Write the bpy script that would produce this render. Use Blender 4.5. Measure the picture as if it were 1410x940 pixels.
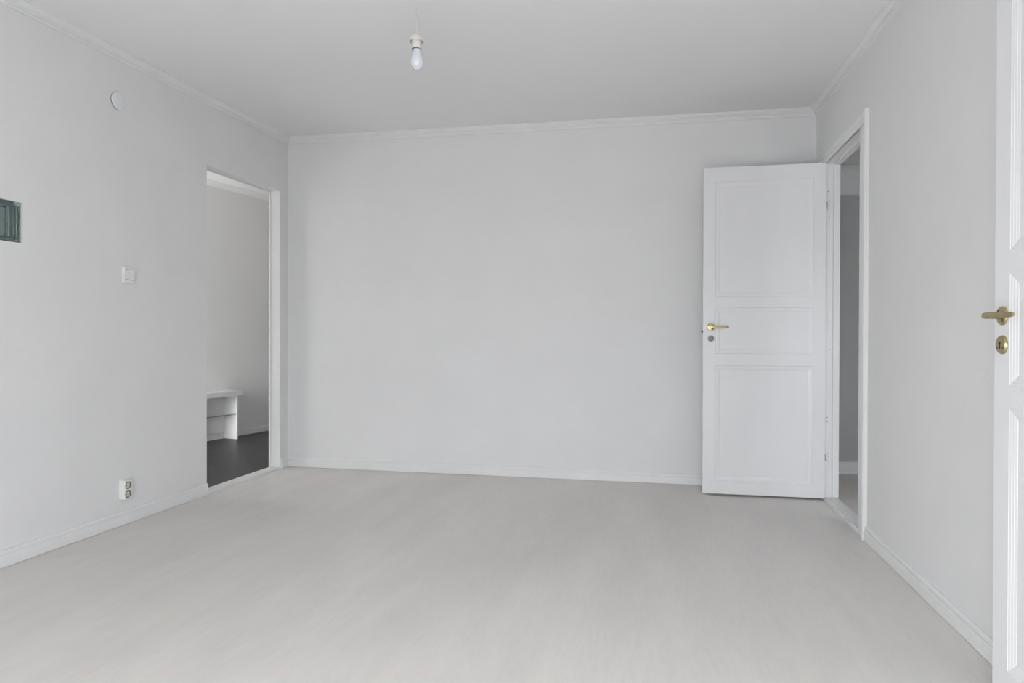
import bpy, bmesh, math, random
from mathutils import Vector, Matrix
random.seed(4)
for o in list(bpy.data.objects): bpy.data.objects.remove(o, do_unlink=True)
S = bpy.context.scene
COL = S.collection

# ---------------------------------------------------------------- camera
cam_d = bpy.data.cameras.new('camera'); cam = bpy.data.objects.new('camera', cam_d); COL.objects.link(cam)
cam_d.sensor_width = 36.0; cam_d.lens = 940.06/1410*36; cam_d.clip_start = 0.02
_r = Vector((0.97851464, 0.20615804, 0.00282264)); _u = Vector((-0.00402289, 0.00540305, 0.99997731)); _f = Vector((-0.20613811, 0.97850379, -0.00611631))
_m = Matrix((_r, _u, -_f)).transposed().to_4x4(); _m.translation = Vector((2.78058, -4.79753, 0.99969))
cam.matrix_world = _m
S.camera = cam

# ---------------------------------------------------------------- view, sky
S.view_settings.view_transform = 'Standard'; S.view_settings.look = 'None'
S.view_settings.gamma = 1.0; S.view_settings.use_curve_mapping = False
S.view_settings.exposure = 0.0
SKY = 10.1
w = bpy.data.worlds.new('overcast_sky'); S.world = w; w.use_nodes = True
nt = w.node_tree; nt.nodes.clear()
tc = nt.nodes.new('ShaderNodeTexCoord'); sp = nt.nodes.new('ShaderNodeSeparateXYZ'); rp = nt.nodes.new('ShaderNodeValToRGB')
mp = nt.nodes.new('ShaderNodeMapRange'); mp.inputs['From Min'].default_value = -1; mp.inputs['From Max'].default_value = 1
bg = nt.nodes.new('ShaderNodeBackground'); ow = nt.nodes.new('ShaderNodeOutputWorld')
e = rp.color_ramp.elements
e[0].position = 0.0; e[0].color = (0.64, 0.645, 0.66, 1)
e[1].position = 1.0; e[1].color = (0.99, 1.02, 1.07, 1)
a = e.new(0.47); a.color = (0.64, 0.65, 0.67, 1); a = e.new(0.53); a.color = (0.90, 0.93, 0.98, 1)
nt.links.new(tc.outputs['Generated'], sp.inputs[0]); nt.links.new(sp.outputs['Z'], mp.inputs['Value'])
nt.links.new(mp.outputs['Result'], rp.inputs['Fac']); nt.links.new(rp.outputs['Color'], bg.inputs['Color'])
nt.links.new(bg.outputs[0], ow.inputs[0]); bg.inputs['Strength'].default_value = SKY

def portal(name, loc, rot, sx, sy):
    d = bpy.data.lights.new(name, 'AREA'); d.shape = 'RECTANGLE'; d.size = sx; d.size_y = sy
    d.cycles.is_portal = True
    o = bpy.data.objects.new(name, d); o.location = loc; o.rotation_euler = rot; COL.objects.link(o); return o

# ---------------------------------------------------------------- room measures (metres)
W = 3.804; Y0 = -5.15                       # right wall, wall behind the camera; back wall at y = 0
KL = -0.0088                                # the left wall is slightly out of square
def lx(y): return KL*y
def zc(x, y): return 2.529 - 0.0063*x + 0.02164*y      # the old ceiling sags a little
HW = (-1.41714, 1.00811); HD = Vector((0.19844, 0.98011, 0)); HN = Vector((0.98011, -0.19844, 0))   # hall wall: point, direction, normal
def hp(t, n=0.0, z=0.0): return Vector((HW[0], HW[1], z)) + HD*t + HN*n
WIN = (1.35, 3.38, 0.05, 1.62)              # window behind the camera: x0 x1 z0 z1
HWIN = (-1.86, -1.10, 0.08, 1.75)           # glazed opening at the near end of the hall: x, z
HY = -1.70
KHOLE = (-0.58, -0.32, 1.1, 1.75)               # opening added to tune the light behind the glass block
portal('portal_window', ((WIN[0]+WIN[1])/2, Y0-0.13, (WIN[2]+WIN[3])/2), (math.pi/2, 0, 0), WIN[1]-WIN[0], WIN[3]-WIN[2])
portal('portal_store', ((KHOLE[0]+KHOLE[1])/2, -3.63, (KHOLE[2]+KHOLE[3])/2), (math.pi/2, 0, 0), KHOLE[1]-KHOLE[0], KHOLE[3]-KHOLE[2])
portal('portal_hall', ((HWIN[0]+HWIN[1])/2, HY-0.13, (HWIN[2]+HWIN[3])/2), (math.pi/2, 0, 0), HWIN[1]-HWIN[0], HWIN[3]-HWIN[2])

hd = bpy.data.lights.new('hall_fill_light', 'AREA'); hd.shape = 'RECTANGLE'; hd.size = HWIN[1]-HWIN[0]-0.1; hd.size_y = HWIN[3]-HWIN[2]-0.1  # lamp added outside the hall opening to brighten the hall
hd.energy = 55; hd.color = (1.0, 0.985, 0.965)
ho = bpy.data.objects.new('hall_fill_light', hd); ho.location = ((HWIN[0]+HWIN[1])/2, HY-0.16, (HWIN[2]+HWIN[3])/2); ho.rotation_euler = (math.pi/2, 0, 0); COL.objects.link(ho)
SW = (4.55, 5.2, 0.90, 1.60)                   # unseen opening added to brighten the side room
portal('portal_side', ((SW[0]+SW[1])/2, -2.73, (SW[2]+SW[3])/2), (math.pi/2, 0, 0), SW[1]-SW[0], SW[3]-SW[2])
# ---------------------------------------------------------------- materials
def base_mat(name, color, rough=0.5, metal=0.0, spec=0.5):
    m = bpy.data.materials.new(name); m.use_nodes = True
    b = m.node_tree.nodes['Principled BSDF']
    b.inputs['Base Color'].default_value = (*color, 1); b.inputs['Roughness'].default_value = rough
    b.inputs['Metallic'].default_value = metal; b.inputs['Specular IOR Level'].default_value = spec
    return m, m.node_tree, b
def noisy(name, c1, c2, rough=0.5, scale=(3, 3, 3), detail=6, bump=0.0, bscale=(120, 120, 120), metal=0.0, spec=0.5, lo=0.35, hi=0.65):
    m, t, b = base_mat(name, c1, rough, metal, spec)
    tc = t.nodes.new('ShaderNodeTexCoord'); mp = t.nodes.new('ShaderNodeMapping'); mp.inputs['Scale'].default_value = scale
    n = t.nodes.new('ShaderNodeTexNoise'); n.inputs['Scale'].default_value = 1; n.inputs['Detail'].default_value = detail; n.inputs['Roughness'].default_value = 0.6
    r = t.nodes.new('ShaderNodeValToRGB'); r.color_ramp.elements[0].position = lo; r.color_ramp.elements[1].position = hi
    r.color_ramp.elements[0].color = (*c1, 1); r.color_ramp.elements[1].color = (*c2, 1)
    t.links.new(tc.outputs['Object'], mp.inputs[0]); t.links.new(mp.outputs[0], n.inputs['Vector'])
    t.links.new(n.outputs['Fac'], r.inputs[0]); t.links.new(r.outputs[0], b.inputs['Base Color'])
    if bump:
        mp2 = t.nodes.new('ShaderNodeMapping'); mp2.inputs['Scale'].default_value = bscale
        n2 = t.nodes.new('ShaderNodeTexNoise'); n2.inputs['Scale'].default_value = 1; n2.inputs['Detail'].default_value = 4
        bp = t.nodes.new('ShaderNodeBump'); bp.inputs['Strength'].default_value = bump; bp.inputs['Distance'].default_value = 0.002
        t.links.new(tc.outputs['Object'], mp2.inputs[0]); t.links.new(mp2.outputs[0], n2.inputs['Vector'])
        t.links.new(n2.outputs['Fac'], bp.inputs['Height']); t.links.new(bp.outputs[0], b.inputs['Normal'])
    return m
M = {}
M['wall'] = noisy('white_wall_paint', (0.80, 0.80, 0.795), (0.825, 0.825, 0.82), 0.75, (2.2, 2.2, 2.2), 5, 0.25, (90, 90, 90), spec=0.3)
M['ceiling'] = noisy('ceiling_paint', (0.88, 0.88, 0.88), (0.895, 0.895, 0.895), 0.9, (1.5, 1.5, 1.5), 4, 0.12, (60, 60, 60), spec=0.2)
M['trim'] = noisy('trim_gloss_white', (0.82, 0.82, 0.815), (0.845, 0.845, 0.84), 0.38, (8, 8, 8), 4, 0.06, (60, 60, 60), spec=0.45)
M['door'] = noisy('door_gloss_white', (0.810, 0.812, 0.817), (0.830, 0.832, 0.837), 0.38, (5, 5, 2), 4, 0.05, (40, 40, 20), spec=0.45)
M['jamb'] = noisy('jamb_brushed_white', (0.80, 0.80, 0.80), (0.84, 0.84, 0.84), 0.45, (60, 60, 1.5), 5, 0.25, (160, 160, 6), spec=0.4)
M['plastic'] = noisy('white_plastic', (0.84, 0.84, 0.81), (0.86, 0.86, 0.83), 0.3, (9, 9, 9), 2)
M['cream'] = noisy('cream_plastic', (0.76, 0.73, 0.68), (0.79, 0.76, 0.71), 0.4, (9, 9, 9), 2)
M['socket_grey'] = noisy('socket_well_plastic', (0.60, 0.58, 0.52), (0.66, 0.64, 0.58), 0.4, (40, 40, 40), 2)
M['disc'] = noisy('grey_white_plastic', (0.80, 0.82, 0.84), (0.82, 0.84, 0.86), 0.35, (9, 9, 9), 2)
M['dark'] = noisy('dark_void', (0.015, 0.014, 0.013), (0.03, 0.028, 0.025), 0.6, (50, 50, 50), 2)
M['brass'] = noisy('aged_brass', (0.44, 0.37, 0.20), (0.53, 0.455, 0.265), 0.34, (30, 30, 30), 4, metal=1.0)
M['lock_steel'] = noisy('grey_lock_steel', (0.17, 0.17, 0.18), (0.25, 0.25, 0.26), 0.42, (60, 60, 60), 3, metal=1.0)
M['chrome'] = noisy('brushed_chrome', (0.42, 0.43, 0.45), (0.55, 0.56, 0.58), 0.36, (60, 60, 60), 3, metal=1.0)
M['dark_brass'] = noisy('screw_brass', (0.16, 0.13, 0.07), (0.24, 0.19, 0.11), 0.45, (90, 90, 90), 3, metal=1.0)
M['steel'] = noisy('dull_steel', (0.40, 0.40, 0.40), (0.52, 0.52, 0.52), 0.4, (60, 60, 60), 3, metal=1.0)
M['hall_floor'] = noisy('dark_grey_lino', (0.026, 0.0245, 0.025), (0.050, 0.047, 0.0475), 0.40, (22, 2.5, 4), 7, 0.10, (50, 8, 10), spec=0.4)
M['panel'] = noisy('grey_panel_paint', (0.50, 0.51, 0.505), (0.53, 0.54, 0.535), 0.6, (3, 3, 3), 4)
M['bounce_brown'] = noisy('bounce_cutting_brown', (0.30, 0.265, 0.24), (0.33, 0.29, 0.265), 0.7, (3, 3, 3), 4)  # brown picked to darken and warm the bounce at the hall's far end
M['cord'] = noisy('cord_grey', (0.60, 0.60, 0.60), (0.66, 0.66, 0.66), 0.5, (30, 30, 30), 2)
def floor_mat():
    m, t, b = base_mat('pale_painted_floor', (0.5, 0.5, 0.5), 0.42, 0, 0.45)
    tc = t.nodes.new('ShaderNodeTexCoord')
    def nz(scale, detail, rough, lo, hi, c1, c2):
        mp = t.nodes.new('ShaderNodeMapping'); mp.inputs['Scale'].default_value = scale
        n = t.nodes.new('ShaderNodeTexNoise'); n.inputs['Scale'].default_value = 1; n.inputs['Detail'].default_value = detail; n.inputs['Roughness'].default_value = rough
        n.inputs['Distortion'].default_value = 0.4
        r = t.nodes.new('ShaderNodeValToRGB'); r.color_ramp.elements[0].position = lo; r.color_ramp.elements[1].position = hi
        r.color_ramp.elements[0].color = (*c1, 1); r.color_ramp.elements[1].color = (*c2, 1)
        t.links.new(tc.outputs['Object'], mp.inputs[0]); t.links.new(mp.outputs[0], n.inputs['Vector']); t.links.new(n.outputs['Fac'], r.inputs[0])
        return n, r
    def mul(a, b2, fac):
        x = t.nodes.new('ShaderNodeMix'); x.data_type = 'RGBA'; x.blend_type = 'MULTIPLY'; x.inputs[0].default_value = fac
        t.links.new(a, x.inputs[6]); t.links.new(b2, x.inputs[7]); return x.outputs[2]
    _, r1 = nz((1.6, 0.7, 1), 5, 0.55, 0.35, 0.68, (0.740, 0.704, 0.668), (0.805, 0.772, 0.738))      # broad clouding, warm and cool
    _, r2 = nz((7, 1.1, 1), 8, 0.65, 0.30, 0.70, (0.915, 0.93, 0.945), (1, 0.995, 0.985))             # brushed along the boards
    n3, r3 = nz((70, 9, 1), 6, 0.7, 0.30, 0.55, (0.955, 0.95, 0.95), (1, 1, 1))                       # fine streaks
    _, r4 = nz((11, 4.5, 1), 9, 0.78, 0.64, 0.74, (1, 1, 1), (0.90, 0.89, 0.89))                       # scuffs
    c = mul(mul(mul(r1.outputs[0], r2.outputs[0], 1.0), r3.outputs[0], 1.0), r4.outputs[0], 0.8)
    t.links.new(c, b.inputs['Base Color'])
    bp = t.nodes.new('ShaderNodeBump'); bp.inputs['Strength'].default_value = 0.12; bp.inputs['Distance'].default_value = 0.002
    t.links.new(n3.outputs['Fac'], bp.inputs['Height']); t.links.new(bp.outputs[0], b.inputs['Normal'])
    return m
M['floor'] = floor_mat()
def glass_mat(name, color, rough, ior=1.5):
    m, t, b = base_mat(name, color, rough); b.inputs['Transmission Weight'].default_value = 1.0; b.inputs['IOR'].default_value = ior
    tc = t.nodes.new('ShaderNodeTexCoord'); n = t.nodes.new('ShaderNodeTexNoise'); n.inputs['Scale'].default_value = 22; n.inputs['Detail'].default_value = 3
    bp = t.nodes.new('ShaderNodeBump'); bp.inputs['Strength'].default_value = 0.25; bp.inputs['Distance'].default_value = 0.004
    t.links.new(tc.outputs['Object'], n.inputs['Vector']); t.links.new(n.outputs['Fac'], bp.inputs['Height']); t.links.new(bp.outputs[0], b.inputs['Normal'])
    return m
M['glass'] = glass_mat('green_block_glass', (0.72, 0.83, 0.81), 0.08)
def bulb_mat():
    m, t, b = base_mat('opal_bulb_glass', (0.74, 0.78, 0.82), 0.25)
    b.inputs['Subsurface Weight'].default_value = 0.4; b.inputs['Subsurface Radius'].default_value = (0.02, 0.02, 0.02)
    tc = t.nodes.new('ShaderNodeTexCoord'); n = t.nodes.new('ShaderNodeTexNoise'); n.inputs['Scale'].default_value = 20
    r = t.nodes.new('ShaderNodeMapRange'); r.inputs['To Min'].default_value = 0.22; r.inputs['To Max'].default_value = 0.28
    t.links.new(tc.outputs['Object'], n.inputs['Vector']); t.links.new(n.outputs['Fac'], r.inputs['Value']); t.links.new(r.outputs[0], b.inputs['Roughness'])
    return m
M['bulb'] = bulb_mat()

# ---------------------------------------------------------------- mesh helpers
class MB:
    def __init__(s): s.bm = bmesh.new()
    def face(s, vs):
        try: return s.bm.faces.new(vs)
        except ValueError: return None
    def hexa(s, pts):
        v = [s.bm.verts.new(p) for p in pts]          # 4 bottom (ccw from above), 4 top
        for f in ((3, 2, 1, 0), (4, 5, 6, 7), (0, 1, 5, 4), (1, 2, 6, 5), (2, 3, 7, 6), (3, 0, 4, 7)): s.face([v[i] for i in f])
        return v
    def box(s, x0, x1, y0, y1, z0, z1, f=None):
        p = [(x0, y0, z0), (x1, y0, z0), (x1, y1, z0), (x0, y1, z0), (x0, y0, z1), (x1, y0, z1), (x1, y1, z1), (x0, y1, z1)]
        if f: p = [f(*q) for q in p]
        return s.hexa(p)
    def bbox(s, x0, x1, y0, y1, z0, z1, r=0.002, seg=2):
        t = bmesh.new(); bmesh.ops.create_cube(t, size=1)
        for v in t.verts: v.co = Vector((x0+(v.co.x+.5)*(x1-x0), y0+(v.co.y+.5)*(y1-y0), z0+(v.co.z+.5)*(z1-z0)))
        bmesh.ops.bevel(t, geom=t.edges[:], offset=r, segments=seg, affect='EDGES', profile=0.6)
        s.merge(t)
    def merge(s, t, mat=None):
        if mat: bmesh.ops.transform(t, matrix=mat, verts=t.verts)
        m = bpy.data.meshes.new('tmp'); t.to_mesh(m); t.free(); s.bm.from_mesh(m); bpy.data.meshes.remove(m)
    def lathe(s, prof, n=32, mat=None):
        """profile of (radius, height) turned about z"""
        t = bmesh.new(); rings = []
        for r, z in prof:
            if r < 1e-6: rings.append([t.verts.new((0, 0, z))])
            else: rings.append([t.verts.new((r*math.cos(2*math.pi*i/n), r*math.sin(2*math.pi*i/n), z)) for i in range(n)])
        for A, B in zip(rings, rings[1:]):
            for i in range(n):
                j = (i+1) % n
                if len(A) == 1 and len(B) == 1: continue
                if len(A) == 1: t.faces.new([A[0], B[j], B[i]])
                elif len(B) == 1: t.faces.new([A[i], A[j], B[0]])
                else: t.faces.new([A[i], A[j], B[j], B[i]])
        bmesh.ops.recalc_face_normals(t, faces=t.faces)
        s.merge(t, mat)
    def tube(s, pts, r, n=10, mat=None):
        t = bmesh.new(); pts = [Vector(p) for p in pts]; rings = []
        for i, p in enumerate(pts):
            d = (pts[min(i+1, len(pts)-1)]-pts[max(i-1, 0)]).normalized()
            a = d.orthogonal().normalized() if i == 0 else (a-d*a.dot(d)).normalized()
            b = d.cross(a)
            rr = r[i] if isinstance(r, (list, tuple)) else r
            rings.append([t.verts.new(p+(a*math.cos(2*math.pi*k/n)+b*math.sin(2*math.pi*k/n))*rr) for k in range(n)])
        for A, B in zip(rings, rings[1:]):
            for k in range(n): t.faces.new([A[k], A[(k+1) % n], B[(k+1) % n], B[k]])
        t.faces.new(rings[0][::-1]); t.faces.new(rings[-1])
        bmesh.ops.recalc_face_normals(t, faces=t.faces); s.merge(t, mat)
    def sweep(s, prof, p0, p1, nrm, m0=0.0, m1=0.0, up0=None):
        """closed profile of (out, up) run from p0 to p1; m0/m1 shift the ends per unit of 'out' for mitres"""
        p0 = Vector(p0); p1 = Vector(p1); n = Vector(nrm); d = (p1-p0).normalized(); U = Vector(up0) if up0 else Vector((0, 0, 1))
        A = [s.bm.verts.new(p0+n*u+U*z-d*(m0*u)) for u, z in prof]; B = [s.bm.verts.new(p1+n*u+U*z+d*(m1*u)) for u, z in prof]
        k = len(prof)
        for i in range(k): s.face([A[i], A[(i+1) % k], B[(i+1) % k], B[i]])
        s.face(A[::-1]); s.face(B)
def obj(name, mb, mat, parent=None, loc=None, rot=None, smooth=False, recalc=True):
    if recalc: bmesh.ops.recalc_face_normals(mb.bm, faces=mb.bm.faces)
    me = bpy.data.meshes.new(name); mb.bm.to_mesh(me); mb.bm.free()
    mats = mat if isinstance(mat, (list, tuple)) else [mat]
    for m in mats: me.materials.append(m)
    if smooth:
        for p in me.polygons: p.use_smooth = True
        try: me.set_sharp_from_angle(angle=math.radians(35))
        except Exception: pass
    o = bpy.data.objects.new(name, me); COL.objects.link(o)
    if parent: o.parent = parent
    if loc: o.location = loc
    if rot: o.rotation_euler = rot
    return o
def struct(name, mb, mat, label=None, **k):
    o = obj(name, mb, mat, **k); o['kind'] = 'structure'
    if label: o['label'] = label
    return o
def empty(name, loc, rotz=0.0):
    o = bpy.data.objects.new(name, None); o.empty_display_size = 0.1; o.location = loc; o.rotation_euler = (0, 0, rotz); COL.objects.link(o); return o
def tag(o, label, cat, kind=None, group=None):
    o['label'] = label; o['category'] = cat
    if kind: o['kind'] = kind
    if group: o['group'] = group
    return o
def sh(x, y, z): return (x+KL*y, y, z)      # the left wall's skew
TOP = 2.56

# ---------------------------------------------------------------- setting: the room
LT = 0.085                                   # partition thickness
DY0, DY1, DZ, DZN = -0.980, -0.112, 2.096, 2.079        # opening in the left wall
GB = (-2.461, -2.273, 1.412, 1.591)         # hole of the glass block
b = MB()
b.box(-LT, 0, Y0, GB[0], 0, TOP, sh); b.box(-LT, 0, GB[0], GB[1], 0, GB[2], sh); b.box(-LT, 0, GB[0], GB[1], GB[3], TOP, sh)
b.box(-LT, 0, GB[1], DY0, 0, TOP, sh); b.hexa([sh(-LT, DY0, DZN), sh(0, DY0, DZN), sh(0, DY1, DZ), sh(-LT, DY1, DZ), sh(-LT, DY0, TOP), sh(0, DY0, TOP), sh(0, DY1, TOP), sh(-LT, DY1, TOP)]); b.box(-LT, 0, DY1, 2.6, 0, TOP, sh)
struct('wall_left', b, M['wall'], 'white painted left wall with an open doorway')
b = MB(); b.box(0, W, 0, 0.12, 0, TOP); struct('wall_back', b, M['wall'], 'bare white painted wall straight ahead')
RT = 0.080; RY0, RY1, RZ = -1.055, -0.235, 2.105     # rough hole for the right door frame
b = MB()
b.box(W, W+RT, Y0, RY0, 0, TOP); b.box(W, W+RT, RY0, RY1, RZ, TOP); b.box(W, W+RT, RY1, 1.2, 0, TOP)
struct('wall_right', b, M['wall'], 'white painted wall on the right')
b = MB()
b.box(-LT, WIN[0], Y0-0.2, Y0, 0, TOP); b.box(WIN[1], W+RT, Y0-0.2, Y0, 0, TOP); b.box(WIN[0], WIN[1], Y0-0.2, Y0, 0, WIN[2]); b.box(WIN[0], WIN[1], Y0-0.2, Y0, WIN[3], TOP)
struct('wall_front', b, M['wall'], 'white wall with the window behind the viewer')
b = MB(); b.box(0, W, Y0, 0, -0.05, 0); struct('floor', b, M['floor'], 'pale warm grey painted floor with faint streaks')
b = MB(); x0, x1 = 0.0, W
b.hexa([(KL*Y0, Y0, zc(0, Y0)), (W, Y0, zc(W, Y0)), (W, 0, zc(W, 0)), (0, 0, zc(0, 0)), (KL*Y0, Y0, 2.7), (W, Y0, 2.7), (W, 0, 2.7), (0, 0, 2.7)])
struct('ceiling', b, M['ceiling'], 'white painted ceiling')
# window behind the camera
b = MB(); fw = 0.07
for (xa, xb, za, zb) in ((WIN[0], WIN[0]+fw, WIN[2], WIN[3]), (WIN[1]-fw, WIN[1], WIN[2], WIN[3]), (WIN[0]+fw, WIN[1]-fw, WIN[2], WIN[2]+fw), (WIN[0]+fw, WIN[1]-fw, WIN[3]-fw, WIN[3]), ((WIN[0]+WIN[1])/2-fw/2, (WIN[0]+WIN[1])/2+fw/2, WIN[2]+fw, WIN[3]-fw)):
    b.box(xa, xb, Y0-0.12, Y0-0.05, za, zb)
struct('window_1', b, M['trim'], 'white window frame behind the viewer')

# baseboards: stepped profile with a groove under the cap
BB = [(0, 0), (0.014, 0), (0.014, 0.044), (0.012, 0.047), (0.012, 0.051), (0.0085, 0.052), (0.0085, 0.055), (0.0115, 0.056), (0.0115, 0.0655), (0.008, 0.071), (0, 0.072)]
BB = [(u, z+0.0015) for u, z in BB]
def LP(y, z=0.0): return (lx(y), y, z)
b = MB(); b.sweep(BB, LP(DY0, 0), LP(Y0, 0), (1, 0, 0)); b.sweep(BB, LP(-0.014), LP(DY1+0.008), (1, 0, 0), 0, 0)
struct('baseboard_left', b, M['trim'], 'white grooved skirting along the left wall')
b = MB(); b.sweep(BB, (0, 0, 0), (W-0.02, 0, 0), (0, -1, 0)); struct('baseboard_back', b, M['trim'], 'white grooved skirting along the back wall')
CY0 = -1.142                                 # near edge of the right door's casing
b = MB(); b.sweep(BB, (W, Y0, 0), (W, CY0-0.001, 0), (-1, 0, 0)); struct('baseboard_right', b, M['trim'], 'white grooved skirting along the right wall')
# cornices: small stepped coving that follows the sagging ceiling
CO = [(0, 0), (0.040, 0), (0.040, -0.006), (0.035, -0.008), (0.033, -0.013), (0.026, -0.020), (0.0195, -0.0245), (0.0165, -0.0255), (0.0165, -0.0280), (0.0180, -0.030), (0.0170, -0.0365), (0.0120, -0.0375), (0.0120, -0.0400), (0.0125, -0.0420), (0.0110, -0.0495), (0, -0.051)]
b = MB(); b.sweep(CO, (0, Y0, zc(0, Y0)), (0, 0, zc(0, 0)), (1, 0, 0), 0, -1)
for v in b.bm.verts: v.co.x += KL*v.co.y
struct('trim_1', b, M['trim'], 'white stepped cornice over the left wall')
b = MB(); b.sweep(CO, (0, 0, zc(0, 0)), (W, 0, zc(W, 0)), (0, -1, 0), -1, -1); struct('trim_2', b, M['trim'], 'white stepped cornice over the back wall')
b = MB(); b.sweep(CO, (W, 0, zc(W, 0)), (W, Y0, zc(W, Y0)), (-1, 0, 0), -1, 0); struct('trim_3', b, M['trim'], 'white stepped cornice over the right wall')
# threshold in the left opening
b = MB()
b.box(-LT, 0.002, DY0, DY1, 0, 0.014, sh); bmesh.ops.bevel(b.bm, geom=[e for e in b.bm.edges if all(abs(v.co.z-0.014) < 1e-5 for v in e.verts)], offset=0.004, segments=2, affect='EDGES')
# narrow white edging strips round the hall side of the opening
b.hexa([sh(-LT-0.004, DY0, DZN-0.006), sh(-LT+0.008, DY0, DZN-0.006), sh(-LT+0.008, DY1, DZ-0.006), sh(-LT-0.004, DY1, DZ-0.006), sh(-LT-0.004, DY0, DZN), sh(-LT+0.008, DY0, DZN), sh(-LT+0.008, DY1, DZ), sh(-LT-0.004, DY1, DZ)])
b.box(-LT-0.004, -LT+0.008, DY1-0.006, DY1, 0.014, DZ-0.006, sh)
struct('trim_4', b, M['trim'], 'white threshold and edging of the left doorway')

# ---------------------------------------------------------------- right door frame
JY_F, JY_N, JZ = -0.268, -1.002, 2.074      # clear faces of the frame
b = MB()
XA = W-0.004
b.box(XA, W+RT, JY_F, RY1, 0, JZ+0.03); b.box(XA, W+RT, RY0, JY_N, 0, JZ+0.03); b.box(XA, W+RT, RY0, RY1, JZ, JZ+0.03)
ST = 0.012
b.box(W+0.044, W+RT, JY_F-ST, JY_F, 0.02, JZ-ST); b.box(W+0.044, W+RT, JY_N, JY_N+ST, 0.02, JZ-ST); b.box(W+0.044, W+RT, JY_N, JY_F, JZ-ST, JZ)
df = struct('trim_5', b, M['jamb'], 'white brushed door frame of the right doorway')
for z, y in ((1.905, -0.268), (1.745, -0.268), (0.93, -0.268), (0.51, -0.268), (0.485, -0.268)):
    q = MB(); q.lathe([(0, 0), (0.003, 0), (0.003, 0.0012), (0, 0.0012)], 12); o = obj('screw_hole', q, M['dark'], df, (W+0.02+0.006*math.sin(z*9), y+0.0002, z), (math.pi/2, 0, 0))
CA = [(0, 0), (0.012, 0), (0.012, 0.012), (0.015, 0.016), (0.015, 0.034), (0.021, 0.039), (0.021, 0.057), (0.017, 0.062), (0, 0.062)]    # (out from wall, away from the opening)
b = MB()
yn, zi, yf = CY0+0.062, 2.074, -0.180-0.062
b.sweep(CA, (W, yn, 0.0), (W, yn, zi), (-1, 0, 0), 0, 0, (0, -1, 0))
b.sweep(CA, (W, yf, 0.0), (W, yf, zi), (-1, 0, 0), 0, 0, (0, 1, 0))
b2 = MB()
# the verticals' tops are mitred: move top vertices up by their distance from the opening
for v in b.bm.verts:
    if abs(v.co.z-zi) < 1e-5: v.co.z += (yn-v.co.y) if v.co.y <= yn+1e-6 else (v.co.y-yf)
A = [(u, z) for u, z in CA]
V0 = [b.bm.verts.new((W-u, yn-z, zi+z)) for u, z in A]; V1 = [b.bm.verts.new((W-u, yf+z, zi+z)) for u, z in A]
for i in range(len(A)): b.face([V0[i], V0[(i+1) % len(A)], V1[(i+1) % len(A)], V1[i]])
b.face(V0); b.face(V1[::-1])
struct('trim_6', b, M['trim'], 'white moulded casing round the right doorway')
b = MB(); b.box(W-0.006, W+RT, JY_N, JY_F, 0, 0.018); bmesh.ops.bevel(b.bm, geom=[e for e in b.bm.edges if all(abs(v.co.z-0.018) < 1e-5 for v in e.verts)], offset=0.006, segments=2, affect='EDGES')
struct('trim_7', b, M['jamb'], 'white threshold of the right doorway')

# ---------------------------------------------------------------- setting: the hall seen through the left opening
hx = HW[0]+HD.x/HD.y*(HY-HW[1])
def hbox(b, t0, t1, n0, n1, z0, z1): b.hexa([hp(t0, n0, z0), hp(t0, n1, z0), hp(t1, n1, z0), hp(t1, n0, z0), hp(t0, n0, z1), hp(t0, n1, z1), hp(t1, n1, z1), hp(t1, n0, z1)])
b = MB(); hbox(b, -2.8, 1.62, -0.1, 0, 0, TOP)
struct('wall_hall', b, M['wall'], 'white hall wall seen through the left doorway')
b = MB(); b.box(-1.2, -LT-0.0235, 2.6, 2.7, 0, TOP); struct('wall_hall_end', b, M['bounce_brown'], 'unseen end wall of the hall, browned to cut bounced light')
b = MB()
hx = HW[0]+HD.x/HD.y*(HY-HW[1])-0.0
b.box(hx-0.1, HWIN[0], HY-0.1, HY, 0, TOP); b.box(HWIN[1], -LT+0.0155, HY-0.1, HY, 0, TOP); b.box(HWIN[0], HWIN[1], HY-0.1, HY, 0, HWIN[2]); b.box(HWIN[0], HWIN[1], HY-0.1, HY, HWIN[3], TOP)
struct('wall_hall_front', b, M['wall'], 'near end wall of the hall, out of sight')
KX = -0.76
b = MB(); b.box(-1.16, -LT+0.0095, -1.12, -1.02, 0, 2.49); struct('wall_hall_light_block', b, M['wall'], 'unseen cross wall added in the hall to block light')  # added to keep the hall's light off the doorway and back wall
b = MB()
b.box(KX, KHOLE[0], -3.6, -3.5, 0, TOP); b.box(KHOLE[1], -LT+0.03, -3.6, -3.5, 0, TOP); b.box(KHOLE[0], KHOLE[1], -3.6, -3.5, 0, KHOLE[2]); b.box(KHOLE[0], KHOLE[1], -3.6, -3.5, KHOLE[3], TOP)
b.box(KX-0.06, KX, -3.6, HY-0.1, 0, TOP)
struct('wall_store', b, M['wall'], 'walls of the space behind the glass block')
b = MB(); b.box(KX, -LT+0.017, -3.5, HY-0.1, -0.05, 0); struct('floor_store', b, M['hall_floor'], 'dark floor behind the glass block')
b = MB(); b.box(KX, -LT+0.017, -3.5, HY-0.1, 2.49, 2.56); struct('ceiling_store', b, M['ceiling'], 'ceiling behind the glass block')
b = MB(); H0, H1, f_ = HWIN[0], HWIN[1], 0.05
b.box(H0, H0+f_, HY-.08, HY-.02, HWIN[2], HWIN[3]); b.box(H1-f_, H1, HY-.08, HY-.02, HWIN[2], HWIN[3]); b.box(H0+f_, H1-f_, HY-.08, HY-.02, HWIN[2], HWIN[2]+f_); b.box(H0+f_, H1-f_, HY-.08, HY-.02, HWIN[3]-f_, HWIN[3])
struct('window_2', b, M['trim'], 'white window frame at the near end of the hall, out of sight')
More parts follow.
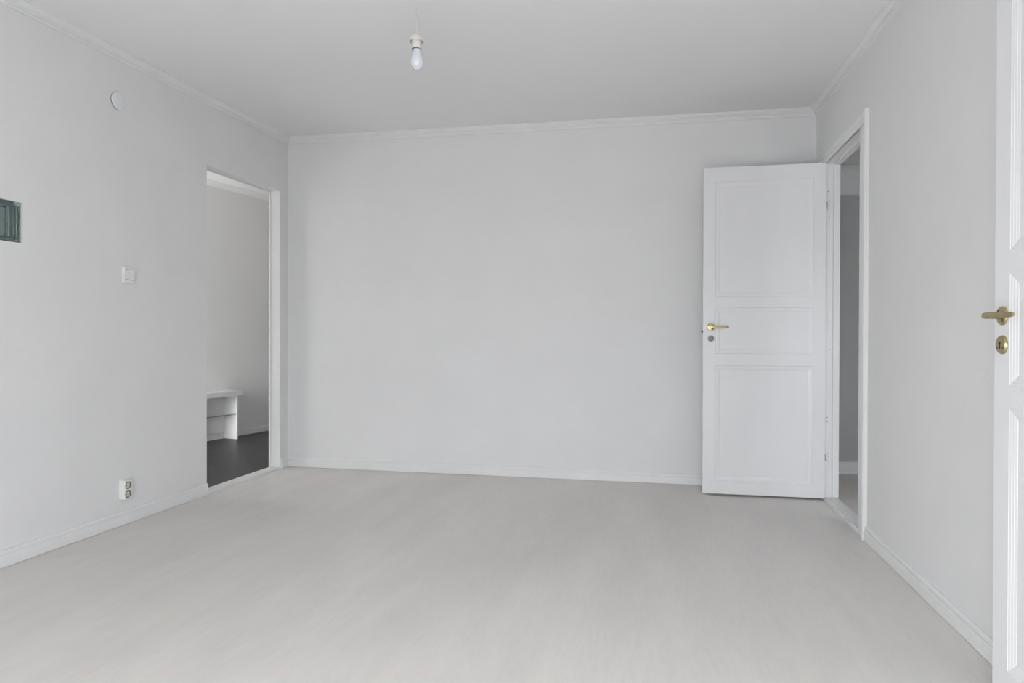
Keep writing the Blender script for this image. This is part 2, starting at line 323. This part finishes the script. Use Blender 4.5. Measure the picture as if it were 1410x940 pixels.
b = MB(); b.hexa([(hx, HY, -0.05), (-LT+0.017, HY, -0.05), (-LT-0.023, 2.6, -0.05), (-1.13, 2.6, -0.05), (hx, HY, 0), (-LT+0.017, HY, 0), (-LT-0.023, 2.6, 0), (-1.13, 2.6, 0)])
struct('floor_hall', b, M['hall_floor'], 'dark grey hall floor beyond the left doorway')
b = MB(); b.hexa([(hx, HY, 2.49), (-LT+0.017, HY, 2.49), (-LT-0.023, 2.6, 2.49), (-1.13, 2.6, 2.49), (hx, HY, 2.56), (-LT+0.017, HY, 2.56), (-LT-0.023, 2.6, 2.56), (-1.13, 2.6, 2.56)])
struct('ceiling_hall', b, M['ceiling'], 'white hall ceiling')
b = MB(); b.sweep([(0, 0), (0.012, 0), (0.012, 0.052), (0.008, 0.06), (0, 0.06)], hp(-2.7), hp(1.6), HN); struct('baseboard_hall', b, M['trim'], 'white skirting along the hall wall')
b = MB(); b.sweep([(0, 0), (0.045, 0), (0.045, -0.006), (0.03, -0.016), (0.014, -0.034), (0.008, -0.045), (0, -0.045)], hp(-2.7, 0, 2.49), hp(1.6, 0, 2.49), HN); struct('trim_8', b, M['trim'], 'plain cornice over the hall wall')

# ---------------------------------------------------------------- setting: the side room through the right doorway
SD = Vector((0.9756, 0.2196, 0)); SN = Vector((0.2196, -0.9756, 0)); SP = Vector((4.11892, 0.63697, 0))
def spt(t, n=0.0, z=0.0): return SP+SD*t+SN*n+Vector((0, 0, z))
def sbox(b, t0, t1, n0, n1, z0, z1): b.hexa([spt(t0, n1, z0), spt(t1, n1, z0), spt(t1, n0, z0), spt(t0, n0, z0), spt(t0, n1, z1), spt(t1, n1, z1), spt(t1, n0, z1), spt(t0, n0, z1)])
b = MB(); sbox(b, -0.205, 1.9, -0.1, 0, 0, TOP); struct('wall_side_room', b, M['wall'], 'shaded wall of the room beyond the right doorway')
b = MB(); sbox(b, -0.19, 1.88, 0.0, 0.012, 2.056, 2.27); struct('trim_9', b, M['wall'], 'pale upper wall board beyond the right doorway')
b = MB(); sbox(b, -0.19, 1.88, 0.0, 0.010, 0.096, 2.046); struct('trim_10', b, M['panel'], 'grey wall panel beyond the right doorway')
b = MB(); sbox(b, -0.19, 1.88, 0.0, 0.014, 0.0, 0.086); struct('baseboard_side_room', b, M['trim'], 'white skirting beyond the right doorway')
b = MB(); b.hexa([(W+RT, -2.6, -0.05), (5.9, -2.6, -0.05), (5.9, 1.05, -0.05), (W+RT, 0.6, -0.05), (W+RT, -2.6, 0), (5.9, -2.6, 0), (5.9, 1.05, 0), (W+RT, 0.6, 0)])
struct('floor_side_room', b, M['floor'], 'grey floor of the room beyond the right doorway')
b = MB(); b.hexa([(W+RT, -2.6, 2.28), (5.9, -2.6, 2.28), (5.9, 1.05, 2.28), (W+RT, 0.6, 2.28), (W+RT, -2.6, 2.4), (5.9, -2.6, 2.4), (5.9, 1.05, 2.4), (W+RT, 0.6, 2.4)])
struct('ceiling_side_room', b, M['ceiling'], 'low ceiling of the room beyond the right doorway')
b = MB(); b.box(5.9, 6.0, -2.6, 1.2, 0, TOP); 
b.box(W+RT, SW[0], -2.7, -2.6, 0, TOP); b.box(SW[1], 6.0, -2.7, -2.6, 0, TOP); b.box(SW[0], SW[1], -2.7, -2.6, 0, SW[2]); b.box(SW[0], SW[1], -2.7, -2.6, SW[3], TOP); struct('wall_side_room_far', b, M['wall'], 'far walls of the side room, out of sight')

# ---------------------------------------------------------------- doors
def panel_door(w_, h_, t_, panels, prof):
    """leaf with recessed panels on both faces; local x 0 = latch edge, w = hinge edge; front faces -y"""
    b = MB(); bm = b.bm
    xs = sorted({0, w_} | {p[0] for p in panels} | {p[1] for p in panels}); zs = sorted({0, h_} | {p[2] for p in panels} | {p[3] for p in panels})
    for side in (0, 1):
        Y = 0.0 if side == 0 else t_; sg = 1 if side == 0 else -1
        for i in range(len(xs)-1):
            for k in range(len(zs)-1):
                cx, cz = (xs[i]+xs[i+1])/2, (zs[k]+zs[k+1])/2
                if any(p[0] < cx < p[1] and p[2] < cz < p[3] for p in panels): continue
                b.face([bm.verts.new((x, Y, z)) for x, z in ((xs[i], zs[k]), (xs[i+1], zs[k]), (xs[i+1], zs[k+1]), (xs[i], zs[k+1]))])
        for (xa, xb, za, zb) in panels:
            prev = None
            for ins, dep in prof:
                ring = [bm.verts.new((x, Y+sg*dep, z)) for x, z in ((xa+ins, za+ins), (xb-ins, za+ins), (xb-ins, zb-ins), (xa+ins, zb-ins))]
                if prev:
                    for q in range(4): b.face([prev[q], prev[(q+1) % 4], ring[(q+1) % 4], ring[q]])
                prev = ring
            b.face(prev)
    for (xa, xb, za, zb) in ((0, 0, 0, h_), (w_, w_, 0, h_)):
        b.face([bm.verts.new(p) for p in ((xa, 0, 0), (xa, t_, 0), (xa, t_, h_), (xa, 0, h_))])
    for z in (0, h_): b.face([bm.verts.new(p) for p in ((0, 0, z), (w_, 0, z), (w_, t_, z), (0, t_, z))])
    bmesh.ops.remove_doubles(bm, verts=bm.verts, dist=1e-5)
    bmesh.ops.recalc_face_normals(bm, faces=bm.faces)
    ed = [e for e in bm.edges if len(e.link_faces) == 2 and e.calc_face_angle(0) > 1.2 and (all(abs(v.co.x) < 1e-5 for v in e.verts) or all(abs(v.co.x-w_) < 1e-5 for v in e.verts) or all(abs(v.co.z) < 1e-5 for v in e.verts) or all(abs(v.co.z-h_) < 1e-5 for v in e.verts))]
    bmesh.ops.bevel(bm, geom=ed, offset=0.0025, segments=2, affect='EDGES')
    return b
PX = Matrix.Rotation(math.pi/2, 4, 'X')       # turn a lathe's axis from +z to -y
def lever_handle(parent, x, z, sgn=1, r=0.026, length=0.108, off=0.045):
    """rose, neck and lever on the front face (y = 0 of the leaf)"""
    q = MB(); q.lathe([(0, 0), (r, 0), (r, 0.003), (r-0.002, 0.0062), (r-0.006, 0.0075), (0, 0.0078)], 40)
    rose = obj('handle_rose', q, M['brass'], parent, (x, 0, z), (math.pi/2, 0, 0), True)
    q = MB()
    # lever: rounded neck, then a flat bar that thins towards its rounded tip
    q.tube([(0, 0.0, 0), (0, -0.028, 0), (0, -off+0.003, 0)], [0.0095, 0.0085, 0.0085], 20)
    pts = 18; bm = bmesh.new(); rings = []
    for i in range(pts+1):
        f = i/pts; xx = sgn*(-0.011+f*(length+0.011)); endr = 1.0
        if i < 3: endr = (0.55, 0.85, 0.97)[i]
        if i > pts-3: endr = (0.6, 0.86, 0.97)[pts-i]
        hh = (0.0092-0.0018*f)*endr; tt = (0.0062-0.0016*f)*endr; yy = -off+0.006*f*f
        rings.append([bm.verts.new((xx, yy+tt*math.copysign(abs(math.cos(a))**0.6, math.cos(a)), hh*math.copysign(abs(math.sin(a))**0.7, math.sin(a)))) for a in [2*math.pi*k/20 for k in range(20)]])
    for A_, B_ in zip(rings, rings[1:]):
        for k in range(20): bm.faces.new([A_[k], A_[(k+1) % 20], B_[(k+1) % 20], B_[k]])
    bm.faces.new(rings[0]); bm.faces.new(rings[-1][::-1]); bmesh.ops.recalc_face_normals(bm, faces=bm.faces); q.merge(bm)
    lev = obj('door_handle', q, M['brass'], parent, (x, -0.0075, z), None, True); lev['label'] = 'aged brass lever handle'
    for a in (2.3, 2.3+math.pi):
        q = MB(); q.lathe([(0, 0), (0.0046, 0), (0.0046, 0.0008), (0, 0.0008)], 14)
        s = obj('screw', q, M['dark_brass'], rose, (0.017*math.cos(a), 0.017*math.sin(a), 0.0071), None, False)
    return rose

# door standing open in front of the back wall
LW, LH = 0.727, 2.062
d1a, d1b = Vector((3.0745, -0.302, 0.014)), Vector((3.801, -0.294, 0.014))
ang = math.atan2(d1b.y-d1a.y, d1b.x-d1a.x)
door = empty('door_1', d1a, ang); tag(door, 'white three-panel door standing open in front of the back wall', 'door', 'structure')
P1 = [(0.073, 0.657, 1.243, 1.973), (0.073, 0.657, 0.886, 1.176), (0.073, 0.657, 0.080, 0.812)]
PR1 = [(0, 0), (0.002, 0.0045), (0.006, 0.0055), (0.014, 0.0050), (0.022, 0.0065), (0.028, 0.0075), (0.0295, 0.0095), (0.032, 0.0095)]
obj('door_leaf', panel_door(LW, LH, 0.040, P1, PR1), M['door'], door)
lever_handle(door, 0.0475, 1.068-0.014, 1, 0.0245, 0.104)
q = MB(); q.lathe([(0, 0), (0.0195, 0), (0.0195, 0.0025), (0.018, 0.0036), (0.0128, 0.0036), (0.0120, 0.0010), (0.0098, 0.0010), (0.0092, 0.0036), (0, 0.0036)], 36)
cyl = obj('lock_cylinder', q, M['lock_steel'], door, (0.048, 0, 0.996-0.014), (math.pi/2, 0, 0), True); cyl['label'] = 'round grey metal lock cylinder'
q = MB(); q.box(-0.0014, 0.0014, -0.005, 0.005, 0, 0.0004); obj('keyway', q, M['dark'], cyl, (0, 0, 0.0036))
q = MB(); q.lathe([(0.0098, 0.0), (0.0118, 0.0), (0.0118, 0.0006), (0.0098, 0.0006)], 30); obj('ring_groove', q, M['dark'], cyl, (0, 0, 0.0012))
q = MB(); q.bbox(-0.009, 0.004, 0.013, 0.029, -0.006, 0.006, 0.0015); bolt = obj('latch_bolt', q, M['dark'], door, (0, 0, 1.040-0.014)); bolt['label'] = 'dark latch bolt on the door edge'
for z in (1.816, 0.268):
    q = MB(); q.lathe([(0, -0.019), (0.0032, -0.019), (0.0038, -0.018), (0.0038, 0.018), (0.0032, 0.019), (0, 0.019)], 16); q.box(-0.003, 0.0, -0.002, 0.022, -0.018, 0.018)
    obj('hinge', q, M['steel'], door, (LW+0.003, -0.001, z-0.014), None, True)
    # frame leaf of the hinge with its screws, painted over
    q = MB(); q.box(W+0.004, W+0.026, JY_F-0.0015, JY_F, z-0.03, z+0.03); o = obj('hinge_plate', q, M['jamb'], df)
    for dz in (-0.022, 0.004, 0.024):
        q = MB(); q.lathe([(0, 0), (0.0032, 0), (0.0032, 0.001), (0, 0.001)], 10); obj('screw', q, M['steel'], o, (W+0.012+0.008*(dz > 0), JY_F-0.0012, z+dz), (math.pi/2, 0, 0))

# near door folded back along the right wall
tilt = math.radians(3.0)
d2 = Vector((3.716, -2.632, 0.014))
door2 = empty('door_2', d2, -math.pi/2+tilt); tag(door2, 'white panelled door cut off by the right edge, folded back along the right wall', 'door', 'structure')
P2 = [(0.074, 0.651, 1.226, 1.973), (0.074, 0.651, 0.858, 1.162), (0.074, 0.651, 0.080, 0.796)]
PR2 = [(0, 0), (0.0012, 0.0010), (0.0090, 0.0026), (0.0100, 0.0034), (0.0180, 0.0052), (0.0190, 0.0060), (0.0270, 0.0078), (0.0285, 0.0088), (0.0300, 0.0088)]
obj('door_leaf', panel_door(LW, LH, 0.040, P2, PR2), M['door'], door2)
lever_handle(door2, 0.042, 1.063-0.014, 1, 0.026, 0.128, 0.039)
q = MB(); q.lathe([(0, 0), (0.0258, 0), (0.0258, 0.0035), (0.0235, 0.0075), (0.020, 0.0085), (0, 0.0088)], 40)
esc = obj('key_escutcheon', q, M['brass'], door2, (0.043, 0, 0.983-0.014), (math.pi/2, 0, 0), True); esc['label'] = 'round brass keyhole plate'
q = MB(); q.lathe([(0, 0), (0.0042, 0), (0.0042, 0.0007), (0, 0.0007)], 16, Matrix.Translation((0, 0.005, 0))); q.hexa([(-0.0032, -0.012, 0), (0.0032, -0.012, 0), (0.0018, 0.004, 0), (-0.0018, 0.004, 0), (-0.0032, -0.012, 0.0007), (0.0032, -0.012, 0.0007), (0.0018, 0.004, 0.0007), (-0.0018, 0.004, 0.0007)])
obj('keyhole', q, M['dark'], esc, (0, 0, 0.0086))
for sx in (-1, 1):
    q = MB(); q.lathe([(0, 0), (0.0036, 0), (0.0036, 0.0007), (0, 0.0009)], 14); obj('screw', q, M['dark_brass'], esc, (sx*0.0145, -0.0085, 0.0084))
for z in (1.816, 0.268):
    q = MB(); q.lathe([(0, -0.045), (0.006, -0.045), (0.006, 0.045), (0, 0.045)], 16); q.box(-0.004, 0.001, 0.004, 0.036, -0.043, 0.043)
    obj('hinge', q, M['steel'], door2, (LW+0.003, 0.040, z-0.014), None, True)

# ---------------------------------------------------------------- fittings on the left wall
def on_left(name, y, z): return empty(name, (lx(y), y, z), 0)
# blank cover disc
q = MB(); q.lathe([(0, 0.004), (0.046, 0.004), (0.046, 0.0065), (0.0445, 0.0090), (0.040, 0.0105), (0, 0.0112)], 48)
yd = -1.717
o = obj('ceiling_rose_cover', q, M['disc'], None, (lx(yd)+0.0005, yd, 2.231), (0, math.pi/2, 0), True); o.name = 'junction_box_cover'; o.data.name = 'junction_box_cover'
g = MB(); g.lathe([(0, 0), (0.0450, 0), (0.0450, 0.004), (0, 0.004)], 40); obj('painted_gap_shadow', g, M['dark'], o)  # dark disc standing in for the shadow behind the cover
tag(o, 'small round white blank cover plate high on the left wall', 'cover plate')
# light switch: surface box, front frame and rocker
sy, sz = -1.651, 1.327
sw = on_left('light_switch', sy, sz); tag(sw, 'square white rocker light switch on the left wall beside the doorway', 'light switch')
q = MB(); q.bbox(0, 0.017, -0.036, 0.036, -0.0425, 0.0425, 0.003, 3); obj('switch_plate', q, M['plastic'], sw)
q = MB()
q.hexa([(0.0155, -0.0265, -0.0265), (0.0215, -0.0265, -0.0265), (0.0215, 0.0265, -0.0265), (0.0155, 0.0265, -0.0265), (0.0155, -0.0265, 0.0265), (0.0265, -0.0265, 0.0265), (0.0265, 0.0265, 0.0265), (0.0155, 0.0265, 0.0265)])
bmesh.ops.bevel(q.bm, geom=q.bm.edges[:], offset=0.0015, segments=2, affect='EDGES'); obj('rocker', q, M['plastic'], sw)
q = MB(); q.box(0.0170, 0.0174, -0.0285, 0.0285, -0.0285, -0.0265); q.box(0.0170, 0.0174, -0.0285, 0.0285, 0.0265, 0.0285); q.box(0.0170, 0.0174, -0.0285, -0.0265, -0.0265, 0.0265); q.box(0.0170, 0.0174, 0.0265, 0.0285, -0.0265, 0.0265)
obj('shadow_gap', q, M['dark'], sw)  # dark strips painted for the shade round the rocker
# double power outlet in a surface box
oy, oz = -1.6835, 0.189
ou = on_left('power_outlet', oy, oz); tag(ou, 'white surface-mounted double power outlet low on the left wall above the skirting', 'power outlet')
q = MB(); q.bbox(0, 0.037, -0.0255, 0.0245, -0.0510, 0.0510, 0.004, 3); obj('outlet_box', q, M['plastic'], ou)
RYm = Matrix.Rotation(math.pi/2, 4, 'Y')
for dz in (-0.0235, 0.0235):
    q = MB(); q.lathe([(0.0200, 0.0), (0.0200, 0.0014), (0.0190, 0.0016), (0.0180, 0.0008), (0, 0.0008)], 36, RYm)
    so = obj('socket', q, M['socket_grey'], ou, (0.0368, -0.0035, dz), None, True)
    q = MB(); q.lathe([(0.0150, 0.0009), (0.0186, 0.0010), (0.0194, 0.0018), (0.0180, 0.0014), (0.0150, 0.0012)], 36, RYm); obj('socket_shadow_ring', q, M['dark'], so)
    for dy in (-0.0095, 0.0095):
        q = MB(); q.lathe([(0, 0.0008), (0.0026, 0.0008), (0.0026, 0.0013), (0, 0.0013)], 14, Matrix.Translation((0, dy, 0)) @ RYm); obj('pin_hole', q, M['dark'], so)
    for sz_ in (-1, 1):
        q = MB(); q.box(0.0008, 0.0032, -0.0022, 0.0022, sz_*0.0185-0.0014, sz_*0.0185+0.0014); obj('earth_clip', q, M['steel'], so)
# glass block set through the wall
gy, gz = (GB[0]+GB[1])/2, (GB[2]+GB[3])/2
gb = empty('glass_block', (lx(gy)-LT/2, gy, gz), 0); tag(gb, 'square greenish glass block set into the left wall at the photo edge', 'glass block')
gh = (GB[1]-GB[0])/2-0.001; gv = (GB[3]-GB[2])/2-0.001
def block_shell(sg):
    q = MB(); bm = q.bm; rings = []
    for hy, hz, x in ((gh, gv, 0.002), (gh, gv, 0.036), (gh-0.006, gv-0.006, 0.040), (gh-0.014, gv-0.014, 0.040), (gh-0.020, gv-0.020, 0.036), (gh-0.024, gv-0.024, 0.036)):
        rings.append([bm.verts.new((sg*x, a*hy, c*hz)) for a, c in ((-1, -1), (1, -1), (1, 1), (-1, 1))])
    inner = []
    for hy, hz, x in ((gh-0.024, gv-0.024, 0.026), (gh-0.010, gv-0.010, 0.024), (gh-0.010, gv-0.010, 0.002)):
        inner.append([bm.verts.new((sg*x, a*hy, c*hz)) for a, c in ((-1, -1), (1, -1), (1, 1), (-1, 1))])
    def br(A_, B_):
        for k in range(4): q.face([A_[k], A_[(k+1) % 4], B_[(k+1) % 4], B_[k]])
    for A_, B_ in zip(rings, rings[1:]): br(A_, B_)
    q.face(rings[-1]); q.face(inner[0])
    for A_, B_ in zip(inner, inner[1:]): br(A_, B_)
    br(inner[-1], rings[0])
    return q
obj('glass_face', block_shell(1), M['glass'], gb); obj('glass_face', block_shell(-1), M['glass'], gb)
q = MB(); q.box(-0.0018, 0.0018, -gh, gh, -gv, -gv+0.010); q.box(-0.0018, 0.0018, -gh, gh, gv-0.010, gv); q.box(-0.0018, 0.0018, -gh, -gh+0.010, -gv+0.010, gv-0.010); q.box(-0.0018, 0.0018, gh-0.010, gh, -gv+0.010, gv-0.010)
obj('seal_joint', q, M['steel'], gb)

# ---------------------------------------------------------------- bare bulb on its cord
bx, by = 1.785, -2.036; bz = zc(bx, by)
pl = empty('pendant_lamp', (bx, by, bz), 0); tag(pl, 'bare white light bulb in a cream lamp holder hanging from the ceiling on a cord', 'pendant lamp')
q = MB(); q.lathe([(0, 0), (0.022, 0), (0.022, -0.004), (0.018, -0.010), (0.006, -0.013), (0, -0.013)], 24); obj('ceiling_hook_plate', q, M['cream'], pl, None, None, True)
def zz(z): return z-bz
ztop = zz(2.286)
q = MB(); q.tube([(0, 0, -0.010), (0.0015, 0, -0.045), (0.0005, 0, -0.075), (-0.0035, 0, -0.105), (-0.002, 0, -0.125), (-0.0055, 0, -0.150), (-0.0045, 0, -0.168), (-0.004, 0, ztop)], 0.0022, 10); obj('cord', q, M['cord'], pl, None, None, True)
q = MB()      # dome with an open skirt, inner barrel and collar
q.lathe([(0, zz(2.290)), (0.006, zz(2.290)), (0.008, zz(2.284)), (0.018, zz(2.280)), (0.026, zz(2.273)), (0.0305, zz(2.262)), (0.0315, zz(2.252)), (0.0300, zz(2.252)), (0.0285, zz(2.262)), (0.0240, zz(2.270)), (0.0205, zz(2.272)), (0.0205, zz(2.236)), (0.0195, zz(2.233)), (0.0195, zz(2.221)), (0.0183, zz(2.220)), (0.0178, zz(2.232)), (0.0, zz(2.240))], 44)
obj('lamp_holder', q, M['cream'], pl, (-0.004, 0, 0), None, True)
q = MB(); q.lathe([(0.0182, zz(2.2205)), (0.0190, zz(2.2195)), (0.0197, zz(2.2205)), (0.0199, zz(2.2225)), (0.0193, zz(2.2225)), (0.0182, zz(2.2225))], 40); obj('holder_rim_shade', q, M['dark'], pl, (-0.004, 0, 0), None, True)  # dark ring painted for the shade in the holder's open end
zb = zz(2.1325)
q = MB(); q.lathe([(0.0, zb), (0.010, zb+0.0018), (0.0185, zb+0.0072), (0.0250, zb+0.0155), (0.0285, zb+0.0260), (0.0292, zb+0.0340), (0.0282, zb+0.0440), (0.0255, zb+0.0540), (0.0220, zb+0.0630), (0.0188, zb+0.0720), (0.0168, zb+0.0810), (0.0160, zb+0.0900), (0.0158, zb+0.1000), (0, zb+0.1040)], 40)
bu = obj('bulb', q, M['bulb'], pl, (-0.001, 0, 0), None, True); bu['label'] = 'white opal bulb'

# ---------------------------------------------------------------- shoe bench in the hall
bt = hp(0.177)
brot = math.atan2(HN.y, HN.x)
sb = empty('shoe_bench', bt, brot); tag(sb, 'low white shoe bench with a wire shelf against the hall wall', 'shoe bench')
# local x = out from the wall, y = along the wall (to the right)
q = MB(); q.bbox(0.001, 0.205, -0.78, 0.053, 0.424, 0.474, 0.003, 2); obj('bench_top', q, M['door'], sb)
def side(y0, y1):
    q = MB(); q.hexa([(0.014, y0, 0), (0.178, y0, 0), (0.178, y1, 0), (0.014, y1, 0), (0.014, y0, 0.424), (0.185, y0, 0.424), (0.185, y1, 0.424), (0.014, y1, 0.424)])
    bmesh.ops.bevel(q.bm, geom=q.bm.edges[:], offset=0.002, segments=1, affect='EDGES'); return q
obj('side_panel', side(-0.0, 0.020), M['door'], sb); obj('side_panel', side(-0.755, -0.735), M['door'], sb)
q = MB()
for k in range(6): q.tube([(0.03+k*0.028, -0.735, 0.228+0.004*k), (0.03+k*0.028, 0.0, 0.228+0.004*k)], 0.0028, 8)
for y in (-0.6, -0.45, -0.3, -0.15, -0.05): q.tube([(0.03, y, 0.224), (0.17, y, 0.244)], 0.0022, 8)
wb = MB(); wb.box(0.0135, 0.019, -0.735, 0.0, 0.062, 0.424); obj('back_panel', wb, M['door'], sb)
ws = obj('wire_shelf', q, M['chrome'], sb, None, None, True); ws['label'] = 'grey wire shoe rack'
